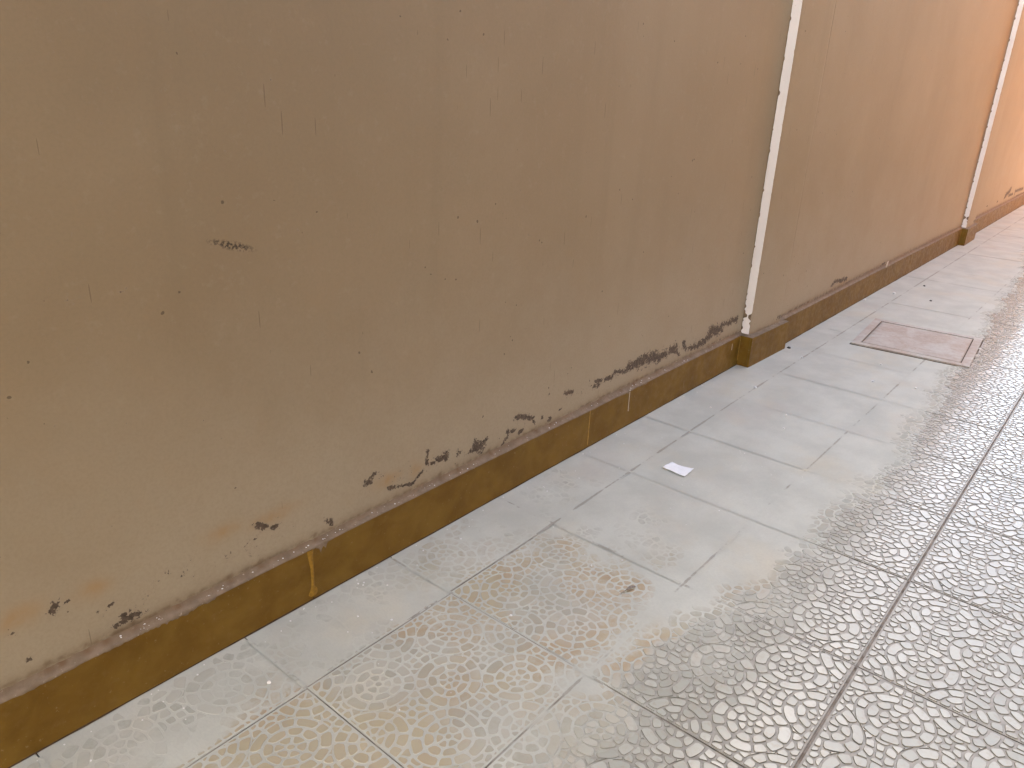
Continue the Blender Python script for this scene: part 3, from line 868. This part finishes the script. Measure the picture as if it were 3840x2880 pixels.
new_obj('lid', mesh_np('lid', np.vstack([vv, sk]), [grid_faces(n1, n1), np.stack([bi[i], len(vv)+i, len(vv)+j, bi[j]], 1)], M['cover'], None, True), cov)
vv, ff = box_vf(-sx/2+.034, sx/2-.034, -sy/2+.034, sy/2-.034, -.004, .0012)
new_obj('gap_dirt', mesh_np('gap_dirt', vv, ff, M['dirt']), cov)
vv, ff = ring(-sx/2-.006, sx/2+.003, -sy/2-.005, sy/2+.003, .010, -.004, .0014, 'edge')
new_obj('edge_dirt', mesh_np('edge_dirt', vv, ff, M['dirt']), cov)

# ------------------------------------------------------------------ small things on the floor
def paper():
    n1, n2 = 22, 12
    C = [np.array(p) for p in ((1.960, .978), (1.955, .898), (2.012, .897), (2.010, .972))]
    A, B = np.meshgrid(np.linspace(0, 1, n1), np.linspace(0, 1, n2), indexing='ij')
    P = ((1-A)*(1-B))[..., None]*C[0]+(A*(1-B))[..., None]*C[1]+(A*B)[..., None]*C[2]+((1-A)*B)[..., None]*C[3]
    Xp = P[..., 0]+.0022*(fbm(A*4, B*0+np.round(B), 1.5, 2)-.5)*(np.abs(B-.5)*2)**4
    Yp = P[..., 1]+.003*(fbm(B*5, A*0+np.round(A)*3, 1.5, 2)-.5)*(np.abs(A-.5)*2)**4
    Zp = .0022 + .0035*(fbm(A*2.2+3, B*1.4, 1.6, 3)-.35) + .0075*(A**4)*(B**2) + .003*(1-A)**4
    Zp = np.maximum(Zp, .0008)
    top = np.stack([Xp.ravel(), Yp.ravel(), Zp.ravel()], 1)
    me = mesh_np('paper_scrap', top, grid_faces(n1, n2), M['paper'], None, True)
    o = new_obj('paper_scrap', me, None, None, 'small torn scrap of white paper lying on the dusty tiles', 'paper')
    md = o.modifiers.new('thick', 'SOLIDIFY'); md.thickness = .0003
paper()

CRUMB = [(0.623,1.085,0.0028),(0.463,1.188,0.0011),(0.48,1.145,0.0011),(0.316,1.151,0.0012),(0.416,1.173,0.0011),(0.643,0.936,0.0012),(0.684,1.191,0.0006),(0.256,1.217,0.0007),(1.098,0.869,0.0021),(1.378,0.845,0.0019),(1.45,0.801,0.0016),(0.866,1.114,0.0014),(0.984,1.151,0.0014),(0.946,1.192,0.0014),(1.242,1.16,0.0016),(0.908,1.051,0.002),(1.083,0.69,0.001),(0.931,0.859,0.0009),(0.819,1.09,0.001),(2.828,1.053,0.0046),(2.651,0.856,0.0029),(2.527,0.815,0.0028),(2.513,1.09,0.0023),(3.256,0.729,0.0041),(3.505,0.766,0.0036),(3.334,1.055,0.0036),(4.613,1.172,0.0059),(4.435,1.067,0.0036),(4.912,1.092,0.007),(3.306,0.574,0.0041),(1.604,1.171,0.0018),(1.594,1.149,0.0014),(1.723,1.128,0.0014),(2.02,1.158,0.0016)]
def lump(x, y, r, z, r_, flat=.6, el=1.0):
    th = np.linspace(0, 2*np.pi, 7, endpoint=False); rot = r_.uniform(0, 6)
    vv = []
    for (rr, h) in ((.85, 0), (1.0, .45), (.62, .9)):
        k = rr*(1+r_.uniform(-.25, .25, 7))
        px, py = k*np.cos(th)*el, k*np.sin(th)
        vv += [(x+r*(a*math.cos(rot)-b*math.sin(rot)), y+r*(a*math.sin(rot)+b*math.cos(rot)), z+h*r*flat*2) for a, b in zip(px, py)]
    vv.append((x, y, z+1.05*r*flat*2))
    ff = []
    for k in (0, 7):
        for i in range(7):
            j = (i+1) % 7
            ff += [(k+i, k+j, k+7+j), (k+i, k+7+j, k+7+i)]
    for i in range(7): ff.append((14+i, 14+(i+1) % 7, 21))
    return np.array(vv), np.array(ff)
VV, FF, k = [], [], 0
r_ = np.random.default_rng(5)
allc = CRUMB + [(r_.uniform(.3, 2.6), r_.uniform(.62, 1.2), r_.uniform(.0004, .0011)) for _ in range(60)] + [(x_, 1.222-r_.random()**2*.03, r_.uniform(.0006, .0016)) for x_ in r_.uniform(.3, 2.9, 40)]
for x, y, r in allc:
    vv, ff = lump(x, y, r*1.5, -.0002, r_, .5); VV.append(vv); FF.append(ff+k); k += len(vv)
new_obj('plaster_crumbs', mesh_np('plaster_crumbs', np.vstack(VV), np.vstack(FF), M['crumb']), None, 'stuff', 'white crumbs of plaster strewn over the dusty tiles', 'crumbs')
# flakes lying on the ledge
VV, FF, k = [], [], 0
for x in [.634, .62, .60, .50, .47, .43, .70, .76, .80, .83, .875, .89, .91, .93, 1.02, 1.10, 1.19, 1.28, 1.37, 1.9, 1.93, 1.96, 1.52, 1.6] + list(r_.uniform(.25, 2.9, 40)):
    y = float(front(x))+r_.uniform(.002, .010)
    vv, ff = lump(x, y, r_.uniform(.0006, .0019), .1365+(y-float(front(x)))*.55, r_, .35); VV.append(vv); FF.append(ff+k); k += len(vv)
new_obj('paint_flakes', mesh_np('paint_flakes', np.vstack(VV), np.vstack(FF), M['crumb']), wall, 'stuff')

for (x, y, r, lb) in ((5.276, 1.012, .007, 'small dark pebble on the far tiles nearer the skirting'),
                      (4.904, .888, .0075, 'small dark pebble on the tile just past the inspection cover'),
                      (3.425, 1.150, .009, 'tiny dark pebble at the far corner of the near pilaster foot')):
    vv, ff = lump(x, y, r, -.0002, r_, .4)
    new_obj('pebble', mesh_np('pebble', vv, ff, M['pebble']), None, None, lb, 'pebble', 'dark pebbles on the floor')

# curled dry leaf bit with a stalk
def leaf(x, y, ang, L, w, label):
    n = 12
    t = np.linspace(0, 1, n)
    cx_ = t*L; hw = w*np.sin(np.pi*np.clip((t-.35)/.65, 0, 1))**.7 + .0006
    zc = .0022+.004*np.sin(t*2.6)
    vv = np.stack([np.column_stack([cx_, -hw, zc+.002*(hw/w)]), np.column_stack([cx_, 0*hw, zc]), np.column_stack([cx_, hw, zc+.0035*(hw/w)])], 1).reshape(-1, 3)
    o = new_obj('dry_leaf', mesh_np('dry_leaf', vv, grid_faces(n, 3), M['twig'], None, True), None, None, label, 'leaf')
    o.location = (x, y, 0); o.rotation_euler = (0, 0, ang)
    md = o.modifiers.new('thick', 'SOLIDIFY'); md.thickness = .0005
leaf(1.332, .730, -.30, .046, .0032, 'curled scrap of dry brown leaf lying on the embossed tiles')
# curled flake standing on the far ledge
th = np.linspace(-.9, .9, 8)
vv = np.vstack([np.column_stack([4.94+.016*np.sin(th), 1.178-.006*np.cos(th), np.full(8, .143)]), np.column_stack([4.955+.016*np.sin(th), 1.178-.006*np.cos(th), np.full(8, .176)])])
i = np.arange(7)
o = new_obj('plaster_flake', mesh_np('plaster_flake', vv, np.stack([i, i+1, i+9, i+8], 1), M['drip'], None, True), None, None, 'curled flake of paint standing on the skirting ledge past the near pilaster', 'flake')
o.modifiers.new('thick', 'SOLIDIFY').thickness = .0012

# ------------------------------------------------------------------ unseen surroundings, added to shade and light the passage
# unseen tall block added behind the wall to keep the sun off the passage
flats = new_obj('added_flats', None, None, None, 'unseen cream block of flats added behind the plastered wall to shade the passage', 'building')
vv, ff = box_vf(1.2, 13.8, 3.2, 10.0, -.02, 8.0)
new_obj('added_house_wall', mesh_np('added_house_wall', vv, ff, M['sill']), flats)
vv, ff = box_vf(1.15, 13.85, 3.15, 10.05, 8.0, 8.12)
new_obj('added_parapet', mesh_np('added_parapet', vv, ff, M['sill']), flats)
# coping of the long wall
vv, ff = box_vf(-1.62, 15.0, 1.17, 1.53, WALL_TOP+.006, WALL_TOP+.06)
bevel(new_obj('coping', mesh_np('coping', vv, ff, M['beige']), wall), .006)
# added unseen: garden wall and stair block limit sky, terracotta house bounces light
cw = new_obj('added_garden_wall', None, None, 'thing', 'unseen beige garden wall added across the passage to limit sky light', 'wall')
OY, OH = -1.45, 2.0
vv, ff = box_vf(.905, 5.6, OY-.2, OY, -.02, OH)
new_obj('added_wall_face', mesh_np('added_wall_face', vv, ff, M['beige']), cw)
vv, ff = box_vf(.96, 5.6, OY-.23, OY+.03, OH, OH+.06)
new_obj('coping', mesh_np('coping', vv, ff, M['sill']), cw)
st = new_obj('added_stair_block', None, None, None, 'unseen brown stair block added beside the passage to darken the near wall', 'building')
vv, ff = box_vf(-2.2, .9, -5, -.72, -.02, 3.9)
new_obj('added_stair_wall', mesh_np('added_stair_wall', vv, ff, M['brown']), st)
vv, ff = box_vf(-2.25, .95, -5.05, -.66, 3.9, 4.0)
new_obj('added_parapet', mesh_np('added_parapet', vv, ff, M['sill']), st)
vv, ff = box_vf(-2.2, .75, -.72, 1.60, WALL_TOP+.075, WALL_TOP+.225)  # slab added overhead, out of view, to darken the near upper wall
new_obj('added_landing', mesh_np('added_landing', vv, ff, M['brown']), st)
opp = new_obj('added_terracotta_house', None, None, None, 'unseen terracotta house added to bounce warm light onto the far wall', 'house')
vv, ff = box_vf(5.61, 15, -8, OY+.10, -.02, 4.2)  # added for its warm bounce onto the far wall
new_obj('added_house_wall', mesh_np('added_house_wall', vv, ff, M['ochre']), opp)
vv, ff = box_vf(5.605, 15, OY+.05, OY+.125, -.01, .30)  # pale band added to bounce whiter light onto the far floor
new_obj('added_plinth', mesh_np('added_plinth', vv, ff, M['sill']), opp)
vv, ff = box_vf(5.58, 15.1, -8.1, OY+.16, 4.2, 4.38)
new_obj('added_parapet', mesh_np('added_parapet', vv, ff, M['sill']), opp)
wh = new_obj('added_white_house', None, None, None, 'unseen white house added to bounce sunlight onto the pilaster sides', 'house')
vv, ff = box_vf(-14, -5.6, -14, 9, -.02, 9.0)  # added behind the camera to throw sunlight onto the pilaster sides
new_obj('added_house_wall', mesh_np('added_house_wall', vv, ff, M['whitewash']), wh)
# unseen yard added behind the camera, kept dark to limit its bounce
vv, ff = np.array([(-40, -25, -.012), (-1.6, -25, -.012), (-1.6, 25, -.012), (-40, 25, -.012)], float), np.array([(0, 1, 2, 3)])
new_obj('added_yard', mesh_np('added_yard', vv, ff, M['yard']), kind='structure')
